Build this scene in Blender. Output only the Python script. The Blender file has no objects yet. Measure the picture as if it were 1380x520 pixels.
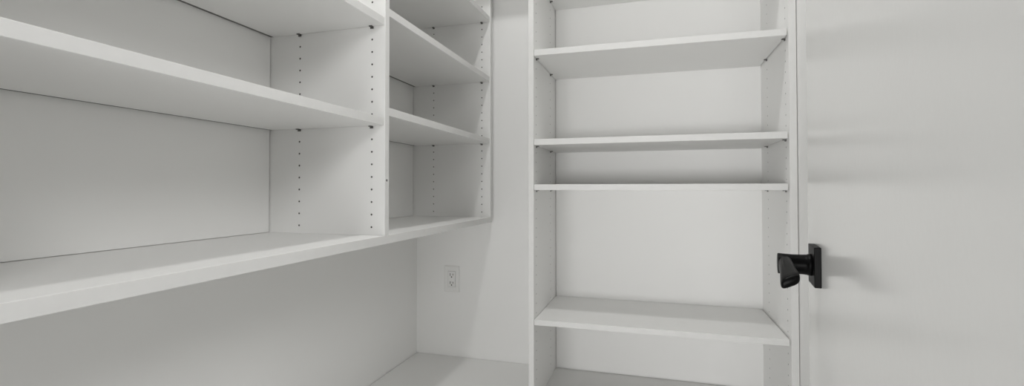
import bpy, bmesh, math
from mathutils import Vector, Matrix

scene = bpy.context.scene
C = scene.collection
H = 0.7276                      # camera height above the white floor

# ------------------------------------------------------------------ materials
def new_mat(name):
    m = bpy.data.materials.new(name)
    m.use_nodes = True
    nt = m.node_tree
    return m, nt, nt.nodes['Principled BSDF']

def math_node(nt, op, a, b=None, c=None):
    n = nt.nodes.new('ShaderNodeMath')
    n.operation = op
    for i, v in enumerate((a, b, c)):
        if v is None:
            continue
        if isinstance(v, (int, float)):
            n.inputs[i].default_value = v
        else:
            nt.links.new(v, n.inputs[i])
    return n.outputs[0]

def paint(name, col, rough=0.5, spec=0.4, var=0.02, scale=3.0, stretch=(1, 1, 1), bump=0.0, bump_scale=250.0):
    """A painted / laminated white surface with a faint tonal variation and optional orange-peel bump."""
    m, nt, b = new_mat(name)
    geo = nt.nodes.new('ShaderNodeNewGeometry')
    mp = nt.nodes.new('ShaderNodeMapping')
    mp.inputs['Scale'].default_value = stretch
    nt.links.new(geo.outputs['Position'], mp.inputs['Vector'])
    nz = nt.nodes.new('ShaderNodeTexNoise')
    nz.inputs['Scale'].default_value = scale
    nz.inputs['Detail'].default_value = 3
    nt.links.new(mp.outputs[0], nz.inputs['Vector'])
    mx = nt.nodes.new('ShaderNodeMix')
    mx.data_type = 'RGBA'
    mx.inputs[6].default_value = (*[c * (1 - var) for c in col], 1)
    mx.inputs[7].default_value = (*[min(1, c * (1 + var)) for c in col], 1)
    nt.links.new(nz.outputs[0], mx.inputs[0])
    nt.links.new(mx.outputs[2], b.inputs['Base Color'])
    b.inputs['Roughness'].default_value = rough
    b.inputs['Specular IOR Level'].default_value = spec
    if bump:
        n2 = nt.nodes.new('ShaderNodeTexNoise')
        n2.inputs['Scale'].default_value = bump_scale
        nt.links.new(geo.outputs['Position'], n2.inputs['Vector'])
        bp = nt.nodes.new('ShaderNodeBump')
        bp.inputs['Strength'].default_value = bump
        bp.inputs['Distance'].default_value = 0.001
        nt.links.new(n2.outputs[0], bp.inputs['Height'])
        nt.links.new(bp.outputs[0], b.inputs['Normal'])
    return m

def drilled(name, col, axis, cols, z0, zmin, hole, rough=0.42, spec=0.4, rad=0.0026):
    """White board with two columns of 5 mm shelf-pin holes, 32 mm apart."""
    m = paint(name, col, rough, spec, 0.012)
    nt = m.node_tree
    b = nt.nodes['Principled BSDF']
    src = b.inputs['Base Color'].links[0].from_socket
    geo = nt.nodes.new('ShaderNodeNewGeometry')
    sp = nt.nodes.new('ShaderNodeSeparateXYZ')
    nt.links.new(geo.outputs['Position'], sp.inputs[0])
    z, u = sp.outputs['Z'], sp.outputs[axis]
    t = math_node(nt, 'MULTIPLY_ADD', math_node(nt, 'SUBTRACT', z, z0), 1 / 0.032, 0.5)
    dz = math_node(nt, 'MULTIPLY', math_node(nt, 'SUBTRACT', math_node(nt, 'FRACT', t), 0.5), 0.032)
    d1 = math_node(nt, 'ABSOLUTE', math_node(nt, 'SUBTRACT', u, cols[0]))
    d2 = math_node(nt, 'ABSOLUTE', math_node(nt, 'SUBTRACT', u, cols[1]))
    du = math_node(nt, 'MINIMUM', d1, d2)
    d = math_node(nt, 'SQRT', math_node(nt, 'ADD', math_node(nt, 'MULTIPLY', dz, dz), math_node(nt, 'MULTIPLY', du, du)))
    mr = nt.nodes.new('ShaderNodeMapRange')
    mr.inputs[1].default_value = rad * 0.75
    mr.inputs[2].default_value = rad * 1.1
    mr.inputs[3].default_value = 1
    mr.inputs[4].default_value = 0
    nt.links.new(d, mr.inputs[0])
    mask = math_node(nt, 'MULTIPLY', mr.outputs[0], math_node(nt, 'GREATER_THAN', z, zmin))
    mx = nt.nodes.new('ShaderNodeMix')
    mx.data_type = 'RGBA'
    nt.links.new(mask, mx.inputs[0])
    nt.links.new(src, mx.inputs[6])
    mx.inputs[7].default_value = (*hole, 1)
    nt.links.new(mx.outputs[2], b.inputs['Base Color'])
    bp = nt.nodes.new('ShaderNodeBump')
    bp.invert = True
    bp.inputs['Distance'].default_value = 0.002
    bp.inputs['Strength'].default_value = 0.6
    nt.links.new(mask, bp.inputs['Height'])
    nt.links.new(bp.outputs[0], b.inputs['Normal'])
    return m

WHITE = (0.815, 0.814, 0.806)
HOLE0 = H - 0.098               # a hole of the left unit
HOLE1 = H + 0.026               # a hole of the tall unit
M_board = paint('white_melamine', WHITE, 0.40, 0.4, 0.012)
M_edge = paint('white_edge_banding', (0.70, 0.699, 0.690), 0.45, 0.3, 0.03, 40.0)
M_back = paint('white_back_board', (0.84, 0.839, 0.831), 0.55, 0.3, 0.015)
M_drill_left = drilled('white_melamine_drilled_dark', WHITE, 'X', (-0.6875, -0.909), HOLE0, H - 0.11, (0.035, 0.033, 0.03))
M_drill_tall = drilled('white_melamine_drilled_pale', WHITE, 'Y', (1.5855, 1.8205), HOLE1, 0.03, (0.20, 0.197, 0.19), rad=0.0027)
M_wall = paint('white_wall_paint', (0.82, 0.819, 0.811), 0.6, 0.3, 0.02, 2.0, bump=0.12)
M_ceil = paint('white_ceiling_paint', (0.85, 0.849, 0.842), 0.8, 0.2, 0.01)
M_floor = paint('white_floor_boards', (0.76, 0.759, 0.750), 0.42, 0.35, 0.02)
M_door = paint('white_door_enamel', (0.80, 0.799, 0.789), 0.20, 0.6, 0.015, 6.0, (1, 1, 0.15), bump=0.06, bump_scale=120)
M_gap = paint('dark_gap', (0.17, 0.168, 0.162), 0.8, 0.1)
M_plate = paint('outlet_plastic', (0.76, 0.758, 0.748), 0.4, 0.5, 0.0)
M_slot = paint('outlet_slot_dark', (0.03, 0.03, 0.03), 0.6, 0.2, 0.0)

def metal(name, col, rough, metallic, coat=0.0):
    m, nt, b = new_mat(name)
    nz = nt.nodes.new('ShaderNodeTexNoise')
    nz.inputs['Scale'].default_value = 400
    mr = nt.nodes.new('ShaderNodeMapRange')
    mr.inputs[3].default_value = rough * 0.9
    mr.inputs[4].default_value = rough * 1.1
    nt.links.new(nz.outputs[0], mr.inputs[0])
    nt.links.new(mr.outputs[0], b.inputs['Roughness'])
    b.inputs['Base Color'].default_value = (*col, 1)
    b.inputs['Metallic'].default_value = metallic
    b.inputs['Coat Weight'].default_value = coat
    return m

M_black = metal('black_satin_metal', (0.0025, 0.0025, 0.0025), 0.45, 0.0)
M_black.node_tree.nodes['Principled BSDF'].inputs['Specular IOR Level'].default_value = 0.10
M_lever = metal('black_lever_metal', (0.0025, 0.0025, 0.0025), 0.4, 0.0)
M_lever.node_tree.nodes['Principled BSDF'].inputs['IOR'].default_value = 1.22
M_lever.node_tree.nodes['Principled BSDF'].inputs['Specular IOR Level'].default_value = 0.4
M_pin = metal('steel_pin', (0.16, 0.155, 0.15), 0.4, 0.7)

# ------------------------------------------------------------------ mesh helpers
def add_box(bm, x0, x1, y0, y1, z0, z1, bev=0.0008, seg=2):
    vs = [bm.verts.new((x, y, z)) for x in (x0, x1) for y in (y0, y1) for z in (z0, z1)]
    fs = []
    for idx in ((0, 1, 3, 2), (4, 6, 7, 5), (0, 4, 5, 1), (2, 3, 7, 6), (0, 2, 6, 4), (1, 5, 7, 3)):
        fs.append(bm.faces.new([vs[i] for i in idx]))
    if bev:
        es = list({e for f in fs for e in f.edges})
        bmesh.ops.bevel(bm, geom=es, offset=bev, segments=seg, affect='EDGES', profile=0.5)
    return bm

def add_cyl(bm, p0, p1, r0, r1=None, n=24, bev=0.0):
    r1 = r0 if r1 is None else r1
    p0, p1 = Vector(p0), Vector(p1)
    ax = (p1 - p0).normalized()
    a = ax.orthogonal().normalized()
    b = ax.cross(a)
    prof = [(p0, r0), (p1, r1)]
    if bev:
        L = (p1 - p0).length
        prof = [(p0, r0 - bev), (p0 + ax * bev, r0), (p0 + ax * (L - bev), r1), (p1, r1 - bev)]
    rings = [[bm.verts.new(c + (a * math.cos(2 * math.pi * k / n) + b * math.sin(2 * math.pi * k / n)) * r) for k in range(n)] for c, r in prof]
    for A, B in zip(rings, rings[1:]):
        for k in range(n):
            bm.faces.new((A[k], A[(k + 1) % n], B[(k + 1) % n], B[k]))
    bm.faces.new(rings[0][::-1])
    bm.faces.new(rings[-1])
    return bm

def obj(name, bm, mat, parent=None, smooth=False, off=None):
    bmesh.ops.recalc_face_normals(bm, faces=bm.faces)
    if off is not None:
        bmesh.ops.translate(bm, verts=bm.verts, vec=-Vector(off))
    me = bpy.data.meshes.new(name)
    bm.to_mesh(me)
    bm.free()
    me.materials.append(mat)
    if smooth:
        for p in me.polygons:
            p.use_smooth = True
    o = bpy.data.objects.new(name, me)
    C.objects.link(o)
    if parent:
        o.parent = parent
    return o

def thing(name, label, cat, loc, group=None):
    o = bpy.data.objects.new(name, None)
    o.empty_display_size = 0.1
    C.objects.link(o)
    o.location = loc
    o['label'] = label
    o['category'] = cat
    if group:
        o['group'] = group
    return o

def struct(name, bm, mat):
    o = obj(name, bm, mat)
    o['kind'] = 'structure'
    return o

def box(x0, x1, y0, y1, z0, z1, bev=0.0008):
    return add_box(bmesh.new(), x0, x1, y0, y1, z0, z1, bev)

# ------------------------------------------------------------------ measures
XL, YE, XR = -1.0114, 1.9257, 0.402          # left wall, end wall, right wall
YF0, YF1 = 0.08, 0.205                       # wall with the doorway
ZC = H + 1.66                                # ceiling
T = 0.1
# ------------------------------------------------------------------ the room
bm = box(-4.0, 4.0, -6.0, YE + T, -0.1, -0.03, 0)
add_box(bm, -4.0, 4.0, -6.0, YF1, -0.03, 0, 0)
add_box(bm, XL + 0.003, XR - 0.002, YF1, YE - 0.003, -0.03, 0, 0)     # boards stop just short of the walls
struct('floor', bm, M_floor)
struct('ceiling', box(XL - T, XR + T, YF0, YE + T, ZC, ZC + 0.1, 0), M_ceil)
struct('wall_left', box(XL - T, XL, YF0, YE + T, -0.03, ZC, 0), M_wall)
struct('wall_end', box(XL, XR, YE, YE + T, -0.03, ZC, 0), M_wall)
struct('wall_right', box(XR, XR + T, YF0, YE + T, -0.03, ZC, 0), M_wall)
JL, JR = -0.74, 0.19
bm = bmesh.new()
add_box(bm, XL, JL, YF0, YF1, 0, ZC, 0)
add_box(bm, JR + 0.002, XR, YF0, YF1, 0, ZC, 0)
add_box(bm, JL, JR + 0.002, YF0, YF1, 2.12, ZC, 0)
struct('wall_front', bm, M_wall)

# ------------------------------------------------------------------ shelves
def spoon_pin(shelf, origin, pos, direction):
    """Steel shelf pin: a round peg in the panel and a flat spoon under the shelf. direction = unit vector from panel to shelf."""
    d = Vector(direction)
    p = Vector(pos)
    bm = bmesh.new()
    side = Vector((abs(d.y), abs(d.x), 0))
    add_cyl(bm, p - d * 0.004, p + d * 0.004, 0.0024, n=12)
    a = p + d * 0.0005 - side * 0.0045 + Vector((0, 0, -0.004))
    b = p + d * 0.0100 + side * 0.0045 + Vector((0, 0, 0.0022))
    add_box(bm, min(a.x, b.x), max(a.x, b.x), min(a.y, b.y), max(a.y, b.y), b.z - 0.0024, b.z, 0.0006)
    b2 = p + d * 0.0030 + side * 0.0045
    add_box(bm, min(a.x, b2.x), max(a.x, b2.x), min(a.y, b2.y), max(a.y, b2.y), a.z, b.z, 0.0006)
    return obj('shelf_pin', bm, M_pin, shelf, off=origin)

# ---- left wall-hung unit -----------------------------------------------------
XB, XF = -1.0054, -0.6494
Y0, YD0, YD1, YP0, YP1 = 0.235, 1.0643, 1.0843, 1.8807, 1.9012
ZT = H + 1.16
oL = Vector((XL, (Y0 + YP1) / 2, H - 0.1406))
left = thing('wall_shelving_unit', 'long white open shelving unit hung on the left wall, two bays with dark pin holes', 'shelving unit', oL)
def banded(o, axis, sign):
    """Edge banding: the front edge of a board is coloured duller, to tame the light falling on it."""
    o.data.materials.append(M_edge)
    for p in o.data.polygons:
        if p.normal[axis] * sign > 0.6:
            p.material_index = 1
    return o
def partL(name, bm, mat=M_board, parent=left, smooth=False):
    o = obj(name, bm, mat, parent, smooth, oL)
    return banded(o, 0, 1) if mat in (M_board, M_drill_left) else o
partL('bottom_board', box(XB - 0.005, XF, Y0, YP1, H - 0.1406, H - 0.1190))
partL('divider_panel', box(XL + 0.0005, XF, YD0, YD1, H - 0.1190, ZT), M_drill_left)
partL('side_panel', box(XL + 0.0005, XF, YP0, YP1, H - 0.1190, ZT), M_drill_left)
partL('side_panel', box(XB, XF, Y0, Y0 + 0.02, H - 0.1190, ZT), M_drill_left)
partL('top_board', box(XB - 0.005, XF, Y0, YP1, ZT, ZT + 0.0205))
partL('back_board', box(XL + 0.0005, XB, Y0, YD0 - 0.003, H - 0.1178, ZT, 0), M_back)
partL('back_board', box(XL + 0.0005, XB, YD1, YP0 - 0.004, H - 0.1178, ZT, 0), M_back)
sc_bm = add_cyl(bmesh.new(), (XF - 0.001, YD0 + 0.009, H + 0.021), (XF + 0.0004, YD0 + 0.009, H + 0.021), 0.0032, n=16)
partL('screw_head', sc_bm, M_pin)
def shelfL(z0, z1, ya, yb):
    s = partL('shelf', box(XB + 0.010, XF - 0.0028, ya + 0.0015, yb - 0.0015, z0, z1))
    partL('shadow_gap_strip', box(XB + 0.0008, XB + 0.0095, ya + 0.0015, yb - 0.0015, z0 + 0.0004, z0 + 0.006, 0), M_gap, s)  # dark strip added to draw the shadow line behind the shelf
    zp = z0 - 0.0022
    for x in (-0.6875, -0.909):
        spoon_pin(s, oL, (x, yb, zp), (0, -1, 0))
        spoon_pin(s, oL, (x, ya, zp), (0, 1, 0))
    return s
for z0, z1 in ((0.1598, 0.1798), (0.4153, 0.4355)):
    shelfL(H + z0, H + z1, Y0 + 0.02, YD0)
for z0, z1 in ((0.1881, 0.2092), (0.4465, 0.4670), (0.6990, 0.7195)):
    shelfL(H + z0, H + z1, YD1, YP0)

# ---- tall unit on the end wall -------------------------------------------------
XLO, XLI, XRI, XRO = -0.4002, -0.3819, 0.3801, 0.3998
YTF, YTB = 1.5484, 1.9195
ZTT = H + 1.075
oT = Vector(((XLO + XRO) / 2, (YTF + YTB) / 2, 0))
tall = thing('tall_shelving_unit', 'tall white open bookcase standing on the floor against the end wall', 'shelving unit', oT)
def partT(name, bm, mat=M_board, parent=tall):
    o = obj(name, bm, mat, parent, off=oT)
    return banded(o, 1, -1) if name != 'back_board' else o
partT('side_panel', box(XLO, XLI, YTF, YE - 0.001, 0, ZTT), M_drill_tall)
partT('side_panel', box(XRI, XRO, YTF, YE - 0.001, 0, ZTT), M_drill_tall)
partT('top_board', box(XLO, XRO, YTF, YE - 0.001, ZTT, ZTT + 0.02))
partT('back_board', box(XLI + 0.0040, XRI, YTB, YE - 0.001, 0.007, ZTT, 0), M_back)
def shelfT(z0, z1):
    s = partT('shelf', box(XLI + 0.0012, XRI - 0.0042, YTF + 0.001, YTB - 0.002, z0, z1))
    zp = z0 - 0.0022
    for y in (1.5855, 1.8205):
        spoon_pin(s, oT, (XLI, y, zp), (1, 0, 0))
        spoon_pin(s, oT, (XRI, y, zp), (-1, 0, 0))
    return s
for z0, z1 in ((-0.4543, -0.4361), (-0.0054, 0.0142), (0.1455, 0.1654), (0.4457, 0.4660), (0.7320, 0.7520)):
    shelfT(H + z0, H + z1)

# board added between the units for its shadow (outside the frame; shades the top of the end wall)
struct('shade_board_1', box(XF + 0.001, XLO - 0.001, 1.70, YE, H + 0.935, H + 0.955), M_board)

# ------------------------------------------------------------------ outlet on the end wall
xo, zo = -0.8405, H - 0.3927
oO = Vector((xo, YE, zo))
outlet = thing('wall_outlet', 'white rectangular double power outlet on the end wall under the shelves', 'outlet', oO)
def partO(name, bm, mat, parent=outlet, smooth=False):
    return obj(name, bm, mat, parent, smooth, oO)
partO('cover_plate', add_box(bmesh.new(), xo - 0.0345, xo + 0.0345, YE - 0.006, YE + 0.0005, zo - 0.0565, zo + 0.0565, 0.0022, 3), M_plate)
rec = partO('receptacle', add_box(bmesh.new(), xo - 0.0165, xo + 0.0165, YE - 0.0078, YE - 0.003, zo - 0.0335, zo + 0.0335, 0.0008), M_plate)
fr = bmesh.new()
for a in ((-0.0172, -0.0164, -0.0342, 0.0342), (0.0164, 0.0172, -0.0342, 0.0342), (-0.0172, 0.0172, 0.0334, 0.0342), (-0.0172, 0.0172, -0.0342, -0.0334)):
    add_box(fr, xo + a[0], xo + a[1], YE - 0.0063, YE - 0.003, zo + a[2], zo + a[3], 0)
partO('receptacle_gap', fr, M_gap)
for dz in (0.0195, -0.0155):
    s = bmesh.new()
    add_box(s, xo - 0.0078, xo - 0.0052, YE - 0.0080, YE - 0.005, zo + dz - 0.0055, zo + dz + 0.0055, 0)
    partO('slot', s, M_slot, rec)
    s = bmesh.new()
    add_box(s, xo + 0.0052, xo + 0.0074, YE - 0.0080, YE - 0.005, zo + dz - 0.0042, zo + dz + 0.0042, 0)
    partO('slot', s, M_slot, rec)
    s = add_cyl(bmesh.new(), (xo, YE - 0.0080, zo + dz - 0.0105), (xo, YE - 0.005, zo + dz - 0.0105), 0.0029, n=16)
    partO('ground_hole', s, M_slot, rec)
for dz in (0.0485, -0.0485):
    partO('screw', add_cyl(bmesh.new(), (xo, YE - 0.0068, zo + dz), (xo, YE - 0.004, zo + dz), 0.0026, n=16), M_plate)

# ------------------------------------------------------------------ the open door with its lever
ANG = math.radians(8.2)
edge = Vector((0.2655, 0.9686, 0))
DW = 0.762
fwd = Vector((math.sin(ANG), math.cos(ANG), 0))       # from hinge to latch edge
hinge = edge - fwd * DW
# local frame: x = along the door from hinge to latch, y = inward face normal pointing to the room's left, z up
door = obj('door_1', add_box(bmesh.new(), 0, DW, -0.035, 0, 0.008, 2.105, 0.002, 2), M_door)
door.matrix_world = Matrix((( fwd.x, -fwd.y, 0, hinge.x), (fwd.y, fwd.x, 0, hinge.y), (0, 0, 1, 0), (0, 0, 0, 1)))
door['kind'] = 'structure'
hx = DW - 0.108                                        # lever axis, from the hinge
hz = H - 0.1215
def loft(bm, secs, n=24, p=3.2):
    """secs: (x, y centre, z centre, half size in y, half size in z): rounded sections across the lever."""
    rings = []
    for x, yc, zc, a, b, skew, tilt in secs:
        r = []
        for k in range(n):
            t = 2 * math.pi * k / n
            c, s = math.cos(t), math.sin(t)
            yy = a * math.copysign(abs(c) ** (2 / p), c)
            zz = b * math.copysign(abs(s) ** (2 / p), s)
            r.append(bm.verts.new((x + skew * yy, yc + yy, zc + zz - tilt * yy)))
        rings.append(r)
    for A, B in zip(rings, rings[1:]):
        for k in range(n):
            bm.faces.new((A[k], A[(k + 1) % n], B[(k + 1) % n], B[k]))
    bm.faces.new(rings[0][::-1])
    bm.faces.new(rings[-1])
    return bm
handle = obj('door_handle', add_box(bmesh.new(), hx - 0.031, hx + 0.031, 0, 0.0095, hz - 0.031, hz + 0.031, 0.0012, 3), M_black, door)
neck = bmesh.new()
n = 40
prof = [(0.008, 0.0172), (0.0145, 0.0168), (0.0150, 0.0162), (0.020, 0.0158), (0.034, 0.0154), (0.048, 0.0160), (0.0555, 0.0165), (0.0562, 0.0158)]
rings = [[neck.verts.new((hx + r * math.cos(2 * math.pi * k / n), y, hz + r * math.sin(2 * math.pi * k / n))) for k in range(n)] for y, r in prof]
for A, B in zip(rings, rings[1:]):
    for k in range(n):
        neck.faces.new((A[k], A[(k + 1) % n], B[(k + 1) % n], B[k]))
neck.faces.new(rings[0]); neck.faces.new(rings[-1])
obj('neck', neck, M_lever, handle, True)
lv = bmesh.new()
loft(lv, [(hx + 0.008, 0.0465, hz, 0.0070, 0.0120, 0, 0), (hx + 0.004, 0.0465, hz, 0.0088, 0.0140, 0, 0), (hx - 0.020, 0.0468, hz - 0.001, 0.0092, 0.0135, 0, 0.05),
          (hx - 0.050, 0.0474, hz - 0.003, 0.0098, 0.0120, 0, 0.15), (hx - 0.080, 0.0484, hz - 0.006, 0.0110, 0.0100, -0.05, 0.30), (hx - 0.100, 0.0490, hz - 0.0082, 0.0120, 0.0090, -0.12, 0.40),
          (hx - 0.110, 0.0490, hz - 0.0092, 0.0120, 0.0084, -0.18, 0.43), (hx - 0.1145, 0.0490, hz - 0.0096, 0.0110, 0.0070, -0.2, 0.43), (hx - 0.1160, 0.0490, hz - 0.0097, 0.0090, 0.0050, -0.2, 0.43)])
obj('lever', lv, M_lever, handle, True)
# latch faceplate on the door edge
obj('latch_plate', add_box(bmesh.new(), DW - 0.0005, DW + 0.0008, -0.030, -0.005, hz - 0.028, hz + 0.028, 0.0003), M_black, door)

# ------------------------------------------------------------------ light
def lamp(name, kind, loc, energy, col=(1, 1, 1), **kw):
    l = bpy.data.lights.new(name, kind)
    l.energy = energy
    l.color = col
    for k, v in kw.items():
        setattr(l, k, v)
    o = bpy.data.objects.new(name, l)
    C.objects.link(o)
    o.location = loc
    return o
lamp('ceiling_lamp', 'AREA', (-0.29, 0.95, H + 1.636), 8.5, (1.0, 0.995, 0.98), shape='DISK', size=0.13)
kl = lamp('adjoining_ceiling_lamp', 'AREA', (1.45, -1.5, H + 1.5), 44, (1.0, 0.995, 0.985), shape='DISK', size=1.1)
kl.rotation_euler = (Vector((-0.8, 0.7, H)) - kl.location).to_track_quat('-Z', 'Y').to_euler()
al = lamp('adjoining_room_lamp', 'AREA', (-1.05, -2.6, H - 0.50), 98, (1.0, 0.995, 0.985), shape='RECTANGLE', size=2.15, size_y=0.8)
al.rotation_euler = (math.radians(90), 0, 0)

w = bpy.data.worlds.new('adjoining_room_light')
scene.world = w
w.use_nodes = True
w.node_tree.nodes['Background'].inputs[0].default_value = (1.0, 0.997, 0.985, 1)
w.node_tree.nodes['Background'].inputs[1].default_value = 0.22

# ------------------------------------------------------------------ camera
f, cx, cy = 642.458, 690.0, 243.624
yaw, pitch, roll = math.radians(16.4544), math.radians(0.93), math.radians(-0.0314)
fw = Vector((-math.sin(yaw) * math.cos(pitch), math.cos(yaw) * math.cos(pitch), math.sin(pitch)))
rt = Vector((math.cos(yaw), math.sin(yaw), 0))
up = rt.cross(fw)
rt2 = rt * math.cos(roll) + up * math.sin(roll)
up2 = -rt * math.sin(roll) + up * math.cos(roll)
cam = bpy.data.cameras.new('camera')
cam.sensor_fit = 'HORIZONTAL'
cam.sensor_width = 36
cam.lens = f / 1380 * 36
cam.shift_y = (cy - 260.0) / 1380.0
cam.clip_start = 0.02
co = bpy.data.objects.new('camera', cam)
C.objects.link(co)
co.matrix_world = Matrix(((rt2.x, up2.x, -fw.x, 0), (rt2.y, up2.y, -fw.y, 0), (rt2.z, up2.z, -fw.z, H), (0, 0, 0, 1)))
scene.camera = co

scene.view_settings.view_transform = 'Standard'
scene.view_settings.look = 'None'
scene.view_settings.exposure = -0.1
scene.cycles.max_bounces = 16
scene.cycles.diffuse_bounces = 12
scene.cycles.use_denoising = True
